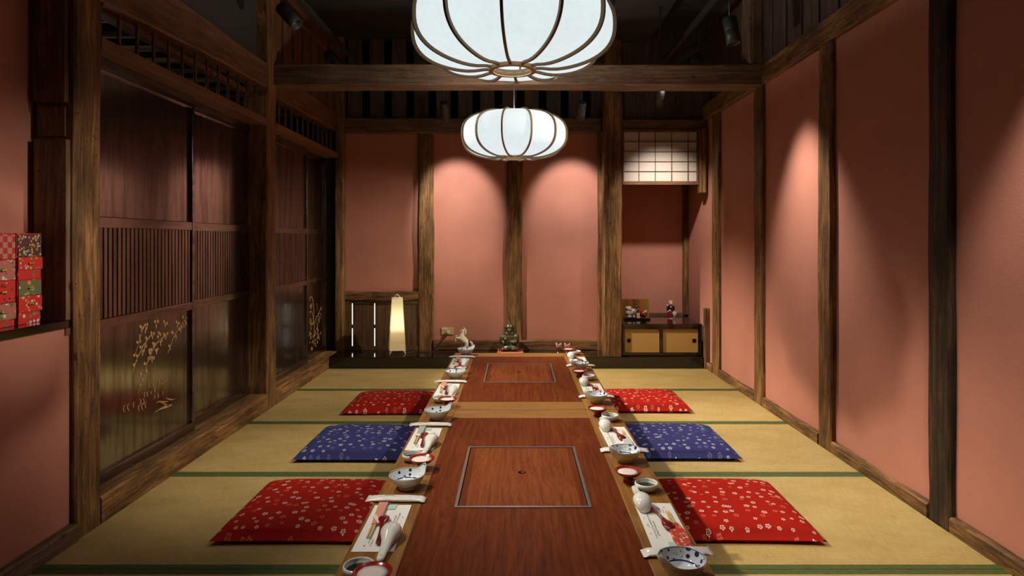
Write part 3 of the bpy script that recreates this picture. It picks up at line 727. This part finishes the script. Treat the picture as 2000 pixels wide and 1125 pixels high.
# ================================================================== LANTERNS
def lantern(loc, off, label):
    t = thing('paper_lantern', label, 'pendant lantern', loc, 0, 'round paper lanterns'); n = 12; Rm, Hh = .315, .139
    def prof(k):                       # k: -1 bottom ring .. 1 top ring
        a = k*R(84.5); r = Rm*abs(math.cos(a))**.70; z = Hh*math.copysign(abs(math.sin(a))**.80, a)
        return r, z*(1-.075*math.exp(-((r-.072)/.045)**2))
    m = MB(); seg = 6; rings = []
    for i in range(37):
        r, z = prof(-1+2*i/36); ring = []
        for j in range(n*seg):
            ph = (j % seg)/seg-.5; a = 2*PI*j/(n*seg)+off
            fl = math.cos(PI/n)/math.cos(ph*2*PI/n); ring.append(Vector((r*(.25+.75*fl)*.985*math.cos(a), r*(.25+.75*fl)*.985*math.sin(a), z*.985)))
        rings.append(ring)
    m.loft(rings, cap=False); m.build('paper_shade', 'lantern', t)
    for j in range(n):
        a = 2*PI*j/n+off; c = []
        m = MB(); rr = []
        for i in range(41):
            k = -1+2*i/40; r, z = prof(k); r2, z2 = prof(min(1, k+.01)); d = Vector((r2-r, z2-z)) if k < 1 else Vector((-1, .2)); d.normalize(); nn = Vector((d.y, -d.x)); 
            ca, sa = math.cos(a), math.sin(a); ring = []
            for p, q in ((-.004, -.006), (.004, -.006), (.004, .006), (-.004, .006)):
                rad = r+nn.x*q; ring.append(Vector((rad*ca-p*sa, rad*sa+p*ca, z+nn.y*q)))
            rr.append(ring)
        m.loft(rr, smooth=False); m.build('bamboo_rib', 'rib', t)
    for z in (-1, 1):
        zz = z*.128; w = MB(); n2 = 40
        rings = []
        for j in range(n2):
            a = 2*PI*j/n2; rings.append([Vector((r*math.cos(a), r*math.sin(a), zz+dz)) for r, dz in ((.060, -.011), (.074, -.011), (.074, .011), (.060, .011))])
        w.loft(rings, closed=True, smooth=False); w.build('end_ring', 'ring', t)
    MB().tube([(0, 0, .02), (0, 0, ZC-loc[2]-.002)], .0022, 8).build('hanging_cord', 'gapdark', t)
    MB().tube([(-.062, 0, .128), (.062, 0, .128)], .004, 6).build('cross_bar', 'rib', t)
M['rib'] = flat('bamboo rib', (.26, .165, .08), .55)
M['ring'] = flat('pale bentwood ring', (.50, .31, .14), .5)
lantern((-.0115, 1.99, 1.7995), R(-90-5), 'round white ribbed paper lantern nearer the camera, cut by the frame')
lantern((-.012, 3.80, 1.760), R(-90-12), 'round white ribbed paper lantern farther back over the far table')

# ================================================================== TRACK LIGHTS
def spot_lamp(p, d, L, rad, top, label):
    p = Vector(p); t = thing('spotlight', label, 'spotlight', p, 0, 'black ceiling spotlights')
    T = Vector(d).normalized().to_track_quat('-Z', 'Y').to_matrix().to_4x4()
    MB().lathe([(rad*.9, L*.5), (rad, L*.48), (rad, L*.02), (rad*.97, 0), (rad, -.02*L), (rad, -.5*L), (rad*.86, -.5*L), (rad*.82, -.3*L), (.001, -.28*L)], 24, T).build('housing', 'blackm', t)
    s = T @ Vector((0, 0, L*.45))
    MB().tube([s, Vector((s.x, s.y, top-p.z))], .006, 8).build('stem', 'blackm', t)
    return p+Vector(d).normalized()*(L*.52)
for s, X in (('left', -1.42), ('right', 1.30)):
    t = tag(MB().box(-.017, .017, -2.6, 2.0, 0, .03).build('light_track', 'blackm', None, None, .002), 'thin black light track under the ceiling on the %s' % s, 'light track', 'black light tracks'); t.location = (X, 3.9, 2.70)
def spot(name, p, tgt, W, ang, blend=.5, col=(1, .86, .68), rad=.04):
    l = bpy.data.lights.new(name, 'SPOT'); l.energy = W; l.spot_size = R(ang); l.spot_blend = blend; l.color = col; l.shadow_soft_size = rad
    o = bpy.data.objects.new(name, l); C.objects.link(o); o.location = p
    o.rotation_euler = (Vector(tgt)-Vector(p)).to_track_quat('-Z', 'Y').to_euler(); return o
def lamp(p, tgt, L, rad, top, label, W, ang, blend=.5, **kw):
    p = Vector(p); q = spot_lamp(p, Vector(tgt)-p, L, rad, top, label); spot('spot_beam', q, tgt, W, ang, blend, **kw)
WARM = (1, .88, .71)
lamp((-1.42, 4.0, 2.54), (.95, 3.40, 0), .165, .042, 2.70, 'black cylinder spotlight hanging at top left before the boards', 330, 50, 1.0, col=WARM)
lamp((-1.42, 2.9, 2.54), (.62, 2.40, .1), .165, .042, 2.70, 'black cylinder spotlight on the left track, out of frame above', 300, 50, 1.0, col=WARM)
lamp((-1.42, 5.0, 2.54), (.75, 5.15, 0), .165, .042, 2.70, 'black cylinder spotlight on the left track behind the cross beam', 780, 56, 1.0, col=WARM)
lamp((-1.42, 1.35, 2.54), (-.22, 1.90, .35), .165, .042, 2.70, 'black cylinder spotlight on the left track, closest to the camera and out of frame', 110, 40, 1.0, col=WARM)
lamp((-1.42, 3.25, 2.54), (-1.0, 3.25, 0), .165, .042, 2.70, 'added fill spotlight on the left track, out of frame, pointing straight down', 85, 48, 1.0, col=WARM)  # unseen lamp added to brighten the left mats and soften cushion shadows
lamp((1.30, 2.75, 2.45), (-1.72, 2.26, 1.00), .165, .042, 2.70, 'added fill spotlight on the right track, out of frame, turned to the shelf of boxes', 200, 15, 1.0, col=WARM)  # unseen lamp added to brighten the paper boxes
lamp((1.30, 3.86, 2.40), (1.62, 3.66, .2), .165, .042, 2.70, 'black cylinder spotlight hanging at top right before the boards', 175, 64, .9, col=(1, .91, .80))
lamp((1.30, 2.15, 2.45), (-1.70, 2.52, .98), .165, .042, 2.70, 'added fill spotlight on the right track, out of frame, turned to the left post', 165, 28, 1.0, col=WARM)  # unseen lamp added to lift the brightness of the old left post
lamp((1.30, 1.70, 2.45), (1.66, 1.80, .3), .165, .042, 2.70, 'black cylinder spotlight on the right track, out of frame above', 125, 64, .6, col=(1, .91, .80))
lamp((1.30, 3.2, 2.45), (-1.35, 3.65, .20), .165, .042, 2.70, 'black cylinder spotlight on the right track, out of frame, turned to the doors', 230, 48, 1.0, col=WARM)
lamp((1.30, 4.75, 2.45), (-1.15, 5.6, .50), .165, .042, 2.70, 'black cylinder spotlight on the right track behind the cross beam', 330, 58, 1.0, col=WARM)
lamp((-.585, 5.25, 2.20), (-.56, 6.1, 1.47), .17, .036, ZC, 'black spotlight left of the far lantern, under the cross beam', 66, 52, .6, col=(1, .93, .86))
lamp((.535, 5.25, 2.20), (.52, 6.1, 1.47), .17, .036, ZC, 'black spotlight right of the far lantern, under the cross beam', 66, 52, .6, col=(1, .93, .86))
lamp((1.12, 4.96, 2.26), (1.42, 6.0, 1.05), .17, .036, ZC, 'black spotlight pointing into the alcove, beside the thick post', 105, 66, 1.0, col=(1, .90, .78))
for x, y, z in ((-.0115, 1.99, 1.93), (-.012, 3.80, 1.89)):            # and out of the open top ring
    l = bpy.data.lights.new('lantern bulb up', 'AREA'); l.shape = 'DISK'; l.size = .10; l.energy = 18; l.color = (1, .95, .88)
    o = bpy.data.objects.new('lantern_bulb_up', l); C.objects.link(o); o.location = (x, y, z); o.rotation_euler = (PI, 0, 0)
for x, y, z in ((-.0115, 1.99, 1.662), (-.012, 3.80, 1.622)):            # the bulbs inside the lanterns, shining out of the open bottom ring
    l = bpy.data.lights.new('lantern bulb', 'AREA'); l.shape = 'DISK'; l.size = .10; l.energy = 2.2; l.color = (.95, 1, .98)
    o = bpy.data.objects.new('lantern_bulb', l); C.objects.link(o); o.location = (x, y, z)

# ================================================================== ON THE BLACK PLATFORM
# paper floor lamp
t = thing('floor_lamp', 'tall tapering cream paper lamp glowing on the black platform', 'lamp', (-1.078, 5.80, .1005), R(14))
rings = []
for i in range(13):
    k = i/12; z = .048+.468*k; h = .071-.026*k
    rings.append([Vector((x*h, y*h, z)) for x, y in ((-1, -1), (1, -1), (1, 1), (-1, 1))])
sh = MB(); sh.loft(rings, cap=False, smooth=False); sh.build('lamp_shade', 'andon', t)
wf = MB()
for x in (-1, 1):
    for y in (-1, 1): 
        wf.tube([(x*.066, y*.070, .06), (x*.072, y*.072, .003)], .0025, 6); wf.tube([(x*.045, y*.070, .06), (x*.072, y*.072, .003)], .002, 6)
        wf.tube([(x*.0715, y*.0715, .05), (x*.0455, y*.0455, .516)], .0022, 6)
wf.tube([(-.0715, -.0715, .049), (.0715, -.0715, .049), (.0715, .0715, .049), (-.0715, .0715, .049)], .0025, 6, closed=True)
wf.tube([(-.0455, -.0455, .516), (.0455, -.0455, .516), (.0455, .0455, .516), (-.0455, .0455, .516)], .0025, 6, closed=True)
wf.build('wire_frame', 'wire', t)
MB().tube([(-.032, 0, .516), (-.002, 0, .548), (.002, 0, .548), (.032, 0, .516)], .003, 6).build('carrying_loop', 'wire', t)
Mi = (Matrix.Translation(t.location) @ Matrix.Rotation(R(14), 4, 'Z')).inverted()
cp = [(-1.02, 5.84, .106), (-.96, 5.90, .105), (-.92, 5.94, .105), (-.84, 5.90, .105), (-.78, 5.93, .105), (-.742, 6.0, .11), (-.70, 6.03, .19), (-.668, 6.05, .245), (-.648, 6.065, .262)]
MB().tube([Mi @ Vector(p) for p in cp], .0035, 6).build('power_cord', 'cord', t)
MB().box(-.014, .014, -.013, .012, -.014, .014, Mi @ Matrix.Translation((-.645, 6.072, .266))).build('plug', 'cream', t, bevel=.003)
t = thing('wall_socket', 'beige wall socket plate low on the back wall', 'wall socket', (-.653, 6.0995, .240))
MB().box(-.0585, .0585, -.009, 0, 0, .070).build('plate', 'beige', t, bevel=.003)
MB().box(-.056, .0, -.0115, -.008, .046, .062).build('switch_strip', 'cream', t, bevel=.001)
# rearing horse
t = thing('horse_figurine', 'pale ceramic figurine of a rearing horse behind the far left bowl', 'figurine', (-.478, 5.87, .1005))
hm = bpy.data.meshes.new('horse_body')
sk = [((.0, 0, .118), .033), ((.028, 0, .100), .034), ((-.028, 0, .145), .032), ((-.022, 0, .172), .022), ((-.008, 0, .198), .016), ((-.004, 0, .218), .0135), ((-.020, 0, .212), .0115), ((-.037, 0, .200), .0075),
      ((.024, .018, .070), .021), ((.008, .019, .048), .013), ((.024, .019, .026), .0085), ((.012, .019, .006), .009), ((.024, -.018, .070), .021), ((.004, -.019, .048), .013), ((.018, -.019, .026), .0085), ((.006, -.019, .006), .009),
      ((-.048, .015, .148), .014), ((-.078, .016, .158), .0085), ((-.084, .016, .135), .006), ((-.074, .016, .122), .0065), ((-.046, -.015, .140), .014), ((-.074, -.016, .148), .0085), ((-.080, -.016, .124), .006), ((-.070, -.016, .110), .0065)]
ed = [(0, 1), (0, 2), (2, 3), (3, 4), (4, 5), (5, 6), (6, 7), (1, 8), (8, 9), (9, 10), (10, 11), (1, 12), (12, 13), (13, 14), (14, 15), (2, 16), (16, 17), (17, 18), (18, 19), (2, 20), (20, 21), (21, 22), (22, 23)]
hm.from_pydata([p for p, _ in sk], ed, []); hm.materials.append(M['ivory'])
ho = bpy.data.objects.new('horse_body', hm); C.objects.link(ho); ho.parent = t
ho.modifiers.new('skin', 'SKIN').use_smooth_shade = True
for d, (_, r) in zip(hm.skin_vertices[0].data, sk): d.radius = (r, r*.85)
hm.skin_vertices[0].data[0].use_root = True
s_ = ho.modifiers.new('sub', 'SUBSURF'); s_.levels = 2; s_.render_levels = 2
mn = MB().tube([(.002, 0, .232), (.014, 0, .210), (.014, 0, .185), (.006, 0, .165)], [.004, .009, .009, .004], 8)
for y in (-.006, .006): mn.tube([(-.002, y, .225), (0, y*1.2, .242)], [.0045, .001], 6)
mn.build('mane', 'ivory', t)
MB().tube([(.055, 0, .112), (.072, 0, .095), (.078, 0, .06), (.070, 0, .03)], [.006, .010, .011, .003], 8).build('tail', 'ivory', t)
# seated statue
t = thing('seated_statue', 'dark bronze statue of a seated hooded man at the centre post', 'statue', (-.062, 5.93, .1200))
m = MB(); m.ell((0, 0, .03), (.085, .062, .032)); m.ell((0, .005, .075), (.062, .048, .045)); m.ell((0, .005, .115), (.066, .042, .045)); m.ell((0, .005, .15), (.055, .036, .03))
m.ell((-.068, -.005, .10), (.026, .028, .048)); m.ell((.066, -.005, .105), (.026, .028, .05)); m.ell((-.045, -.03, .075), (.03, .022, .02)); m.ell((.045, -.03, .078), (.03, .022, .02)); m.ell((-.045, -.028, .018), (.05, .04, .018)); m.ell((.045, -.028, .018), (.05, .04, .018)); m.ell((0, -.002, .19), (.032, .032, .036))
for x in (-.012, .012): m.ell((x, -.033, .193), (.006, .004, .004))
m.ell((0, -.036, .183), (.006, .007, .009)); m.ell((0, -.030, .166), (.012, .008, .010)); m.ell((-.032, 0, .182), (.006, .01, .016)); m.ell((.032, 0, .182), (.006, .01, .016))
m.build('body', 'bronze', t, remesh=.0042)
m = MB(); m.ell((0, .004, .215), (.044, .040, .024)); m.ell((0, .004, .232), (.034, .032, .016)); m.ell((-.035, .014, .185), (.013, .02, .035)); m.ell((.035, .014, .185), (.013, .02, .035))
m.build('hood', 'bronze', t, remesh=.004)
MB().tube([(-.095, -.05, .002), (-.06, -.052, .06), (-.035, -.05, .10)], .004, 8).build('mallet_handle', 'bronze', t)
MB().lathe([(.001, 0), (.016, 0), (.018, .010), (.016, .03), (.001, .03)], 16, Matrix.Translation((-.035, -.052, .095))).build('mallet', 'bronze', t)
o = MB(); rings = []
o = cushion_mesh().build('statue_cushion', 'coral'); o.scale = (.42, .36, .2); o.location = (-.052, 5.93, .1005)
tag(o, 'small coral red cushion under the bronze statue', 'cushion')
for v in o.data.vertices:
    if abs(v.co.x) > .24 and abs(v.co.y) > .2: v.co.z += .055; 
# two folded paper ornaments
for x, y, z, lab in ((.385, 5.86, .0, 'left of'), (.462, 5.84, .0, 'right of')):
    t = thing('paper_ornament', 'pink and white folded paper sprig behind the table, on the %s of the pair' % lab.split()[0], 'ornament', (x, y, .1005), 0, 'folded paper sprigs')
    MB().lathe([(.0, 0), (.020, 0), (.020, .006), (.008, .012), (.006, .05), (.014, .058), (.0, .058)], 16).build('red_stand', 'redlacq', t)
    for s in (-1, 1):
        T = Matrix.Translation((0, 0, .055)) @ Matrix.Rotation(s*.5, 4, 'Y') @ Matrix.Rotation(PI/2, 4, 'X')
        MB().prism([(0, 0), (.013, .012), (.014, .034), (.004, .055), (-.008, .034), (-.008, .012)], .003, T).build('paper_wing', 'pale', t)
        MB().prism([(0, .006), (.007, .014), (.008, .030), (.003, .042), (-.003, .030), (-.003, .014)], .0032, T @ Matrix.Translation((0, 0, .0012))).build('paper_heart', 'coral', t)

# ================================================================== ALCOVE
t = thing('low_cabinet', 'low black lacquer cabinet with two mustard sliding doors in the alcove', 'cabinet', (1.31, 6.06, .1005)); X0, X1, Y0, Y1, ZH = -.355, .355, -.33, .31, .289
fr = MB().box(X0, X1, Y0, Y1, .262, ZH).box(X0, X0+.02, Y0+.01, Y1, .0, .262).box(X1-.03, X1, Y0+.01, Y1, 0, .262).box(X0+.02, X1-.03, Y1-.02, Y1, 0, .262).box(X0+.02, X1-.03, Y0+.012, Y1-.02, 0, .03).box(-.022, .008, Y0+.012, Y0+.05, .03, .262).box(X0+.02, X1-.03, Y0+.014, Y0+.05, .238, .262)
fr.build('body', 'black', t, bevel=.003)
for i, (a, bb, hx) in enumerate(((X0+.022, -.024, X0+.060), (.010, X1-.032, X1-.065))):
    d = MB().box(a, bb, Y0+.022, Y0+.032, .031, .237).build('sliding_door', 'mustard', t)
    MB().box(a, bb, Y0+.019, Y0+.022, .031, .037).box(a, bb, Y0+.019, Y0+.022, .231, .237).box(a, a+.005, Y0+.019, Y0+.022, .037, .231).box(bb-.005, bb, Y0+.019, Y0+.022, .037, .231).build('door_edging', 'mustard', d)
    h = MB().box(hx-.018, hx+.018, Y0+.0195, Y0+.0225, .118, .154).build('pull', 'redlacq', d, bevel=.001); h['label'] = 'square recessed pull'
    MB().box(hx-.013, hx+.013, Y0+.0185, Y0+.02, .123, .149).build('pull_recess', 'gapdark', d)
m = MB().box(X0+.002, X1+.015, Y1+.0, Y1+.03, .285, .305)
tag(MB().box(.96, 1.665, 6.375, 6.415, .385, .412).build('trim_90', 'dark_x'), kind='structure')
t = thing('folding_screen', 'small gold folding screen standing behind the pair of animal figurines', 'folding screen', (1.152, 6.20, .390))
for i in range(2):
    s = (-1, 1)[i]; T = Matrix.Translation((s*.07, .012, 0)) @ Matrix.Rotation(s*.17, 4, 'Z')
    MB().box(-.070, .070, -.003, .003, .0, .178, T).build('leaf_panel', 'screen', t)
e = MB(); e.tube([(.018, -.004, .095), (.0, -.004, .12), (.02, -.004, .135), (.035, -.004, .115), (.018, -.004, .095)], .0022, 5)
for x, z in ((.0, .08), (.03, .08), (.015, .068), (.016, .105)): e.ell((x, -.004, z), (.010, .002, .009), 10, 6)
e.build('crest', 'alu', t)
t = tag(MB().box(-.125, .125, -.045, .045, 0, .016).build('display_tray', 'black', None, None, .002), 'flat black display tray carrying the small figurines', 'tray'); t.location = (1.137, 6.055, .3905)
zt = .4075
t = thing('ram_figurine', 'round ivory sheep figurine at the left of the black tray', 'figurine', (1.082, 6.055, zt))
m = MB(); m.ell((.018, 0, .052), (.036, .03, .034)); m.ell((-.014, 0, .046), (.034, .03, .036)); m.ell((-.02, -.008, .085), (.024, .022, .024)); m.ell((-.006, -.024, .078), (.014, .010, .011))
for x, y in ((-.022, -.016), (-.004, -.018), (.03, -.016), (-.02, .016), (.03, .016)): m.ell((x, y, .010), (.011, .010, .012))
m.build('body', 'ivory', t, remesh=.0032)
MB().tube([(.022, -.0305, .058), (.03, -.0305, .068), (.036, -.029, .056), (.028, -.031, .048), (.022, -.0305, .058)], .0022, 6).build('crest_mark', 'table_edge', t)
hn = MB()
for s in (-1, 1): hn.tube([(-.02+s*.012, -.012, .102), (-.02+s*.026, -.010, .098), (-.02+s*.028, -.012, .084)], [.006, .006, .003], 8)
hn.build('horns', 'ivory', t)
t = thing('name_card', 'tiny white upright card with black writing on the black tray', 'card', (1.152, 6.035, zt))
MB().box(-.013, .013, -.003, .003, 0, .044).build('card', 'paper', t)
w = MB()
for z in (.008, .013, .018, .024, .029, .034): w.box(-.004, .004, -.0036, -.003, z, z+.002)
w.box(-.001, .001, -.0036, -.003, .006, .037).build('writing', 'ink', t)
t = thing('red_figurine', 'round crimson figurine with a white face on the black tray', 'figurine', (1.204, 6.05, zt))
m = MB(); m.ell((0, 0, .034), (.038, .030, .033)); m.ell((.010, -.006, .056), (.020, .018, .018)); m.ell((-.026, 0, .045), (.014, .014, .016)); m.build('body', 'redpaint', t, remesh=.003)
m = MB(); m.ell((.009, -.0225, .063), (.010, .005, .008)); m.ell((.021, -.0215, .063), (.010, .005, .008)); m.ell((.015, -.0215, .056), (.011, .005, .008)); m.build('white_face', 'pale', t)
MB().tube([(-.012, -.026, .05), (0, -.030, .036), (.014, -.030, .022), (.02, -.027, .012)], .0035, 6).build('sash', 'coral', t)
# standing doll
t = thing('standing_doll', 'standing doll in black jacket and red skirt at the right of the cabinet', 'doll', (1.478, 6.12, .3905))
MB().lathe([(.0, 0), (.030, 0), (.030, .003), (.0, .003)], 24).build('base', 'ivory', t)
m = MB(); m.ell((-.004, 0, .045), (.026, .022, .045)); m.ell((-.010, 0, .02), (.024, .020, .02)); m.ell((.0, 0, .068), (.022, .019, .022)); m.build('red_skirt', 'redpaint', t, remesh=.003)
m = MB(); m.ell((0, 0, .098), (.028, .020, .030)); m.ell((-.027, 0, .092), (.012, .014, .034)); m.ell((.027, 0, .098), (.012, .014, .030)); m.build('black_jacket', 'black', t, remesh=.003)
m = MB(); m.ell((0, -.006, .143), (.017, .016, .018)); m.ell((0, -.002, .125), (.008, .008, .010)); m.ell((0, -.022, .141), (.003, .003, .003)); m.ell((-.005, -.020, .150), (.002, .002, .002)); m.ell((.007, -.020, .150), (.002, .002, .002)); m.build('head', 'skin', t, remesh=.002)
m = MB(); m.ell((0, .002, .156), (.021, .018, .013)); m.ell((-.018, .003, .148), (.008, .009, .010)); m.ell((.018, .003, .150), (.008, .009, .010)); m.ell((-.010, 0, .168), (.009, .009, .008)); m.ell((.010, 0, .168), (.009, .009, .008)); m.build('hair', 'hair', t, remesh=.0025)
m = MB(); m.ell((-.033, -.008, .128), (.006, .006, .010)); m.ell((-.012, -.021, .078), (.010, .004, .009)); m.ell((-.028, -.016, .07), (.006, .006, .008)); m.ell((.0, -.019, .112), (.008, .004, .006)); m.build('white_trim', 'white', t)
m = MB()
for a in range(6): m.ell((.034+.013*math.cos(a*PI/3), -.014, .05+.015*math.sin(a*PI/3)), (.008, .006, .008), 10, 6)
m.ell((.034, -.017, .05), (.007, .006, .007), 10, 6); m.tube([(.034, -.012, .04), (.03, -.010, .004)], .005, 8); m.build('white_flower', 'white', t)

# ================================================================== NICHE SHELF WITH PAPER BOXES
t = boxo('wall_shelf', (-1.83, -1.682, YF+.02, 2.418, .807, .838), 'black', .003)
tag(t, 'black lacquer shelf board under the colourful paper boxes', 'shelf')
def pbox(yf, w, z0, z1, mat, lid, label, bow=True, dx=0, two=None):
    t = thing('paper_box', label, 'box', (-1.742+dx-.043, yf-w/2, z0), 0, 'stacked chiyogami paper boxes'); h = z1-z0-.0008; hd = .043
    if two:
        zc = h*two
        MB().box(-hd, hd-.004, -w/2+.003, w/2-.003, 0, zc).build('box_body', lid, t, bevel=.001)
        MB().box(-hd, hd, -w/2, w/2, zc+.0004, h).build('drawer_front', mat, t, bevel=.001)
        zb = (zc+h)/2
    else:
        MB().box(-hd, hd-.003, -w/2, w/2, 0, h).build('box_body', lid, t, bevel=.001)
        MB().box(hd-.003, hd, -w/2+.003, w/2-.003, .002, h-.003).build('drawer_front', mat, t, bevel=.0008); zb = h/2
    if bow:
        k = MB()
        for s in (-1, 1): k.ell((hd+.003, s*.0065, zb), (.003, .006, .005), 10, 6)
        k.tube([(hd, 0, zb), (hd+.005, 0, zb)], .003, 8); k.build('bell_pull', 'brass', t)
z = [.839, .884, .925, .963, .998, 1.030, 1.072, 1.122]
Yf = 2.352
pbox(Yf, .110, .8385, .938, 'box_vine', 'box_red', 'red paper box with white blossoms, bottom of the right stack', two=.42)
pbox(Yf, .112, .938, .996, 'box_flower', 'box_red', 'pale green floral paper box, second from bottom of the right stack')
pbox(Yf+.003, .114, .996, 1.076, 'box_vine', 'box_red', 'bright red paper box, second from top of the right stack', two=.45)
pbox(Yf, .116, 1.076, 1.162, 'box_multi', 'box_red', 'many coloured floral paper box, top of the right stack')
Yg = Yf-.122
pbox(Yg, .11, .8385, .92, 'box_lace', 'box_red', 'rose lace patterned paper box, bottom of the left stack', two=.3)
pbox(Yg, .11, .92, .998, 'box_plain', 'box_red', 'red speckled paper box, second from bottom of the left stack')
pbox(Yg, .11, .998, 1.07, 'box_lace', 'box_red', 'red and blue patterned paper box, second from top of the left stack')
pbox(Yg, .115, 1.07, 1.16, 'box_check', 'box_red', 'red and pink checked paper box, top of the left stack', bow=False)

# ================================================================== LIGHT, CAMERA
l = bpy.data.lights.new('next room lamp', 'POINT'); l.energy = 2.5; l.color = (1, .85, .7); l.shadow_soft_size = .05
o = bpy.data.objects.new('next_room_lamp', l); C.objects.link(o); o.location = (-2.6, 3.6, 1.9)
w = bpy.data.worlds.new('world'); bpy.context.scene.world = w; w.use_nodes = True
w.node_tree.nodes['Background'].inputs[0].default_value = (.5, .45, .4, 1); w.node_tree.nodes['Background'].inputs[1].default_value = .02
cam = bpy.data.cameras.new('camera'); co = bpy.data.objects.new('camera', cam); C.objects.link(co)
co.location = (0, 0, H); co.rotation_euler = (PI/2, 0, 0)
cam.sensor_fit = 'HORIZONTAL'; cam.sensor_width = 36; cam.lens = F/2000*36; cam.shift_x = -(CX-1000)/2000; cam.shift_y = -(562.5-CY)/2000; cam.clip_start = .02
sc = bpy.context.scene; sc.camera = co
sc.view_settings.view_transform = 'Standard'; sc.view_settings.look = 'None'; sc.view_settings.exposure = 0; sc.view_settings.gamma = 1; sc.view_settings.use_curve_mapping = False
sc.cycles.use_denoising = True; sc.cycles.sample_clamp_indirect = 4.0; sc.cycles.max_bounces = 8; sc.cycles.caustics_reflective = False; sc.cycles.caustics_refractive = False
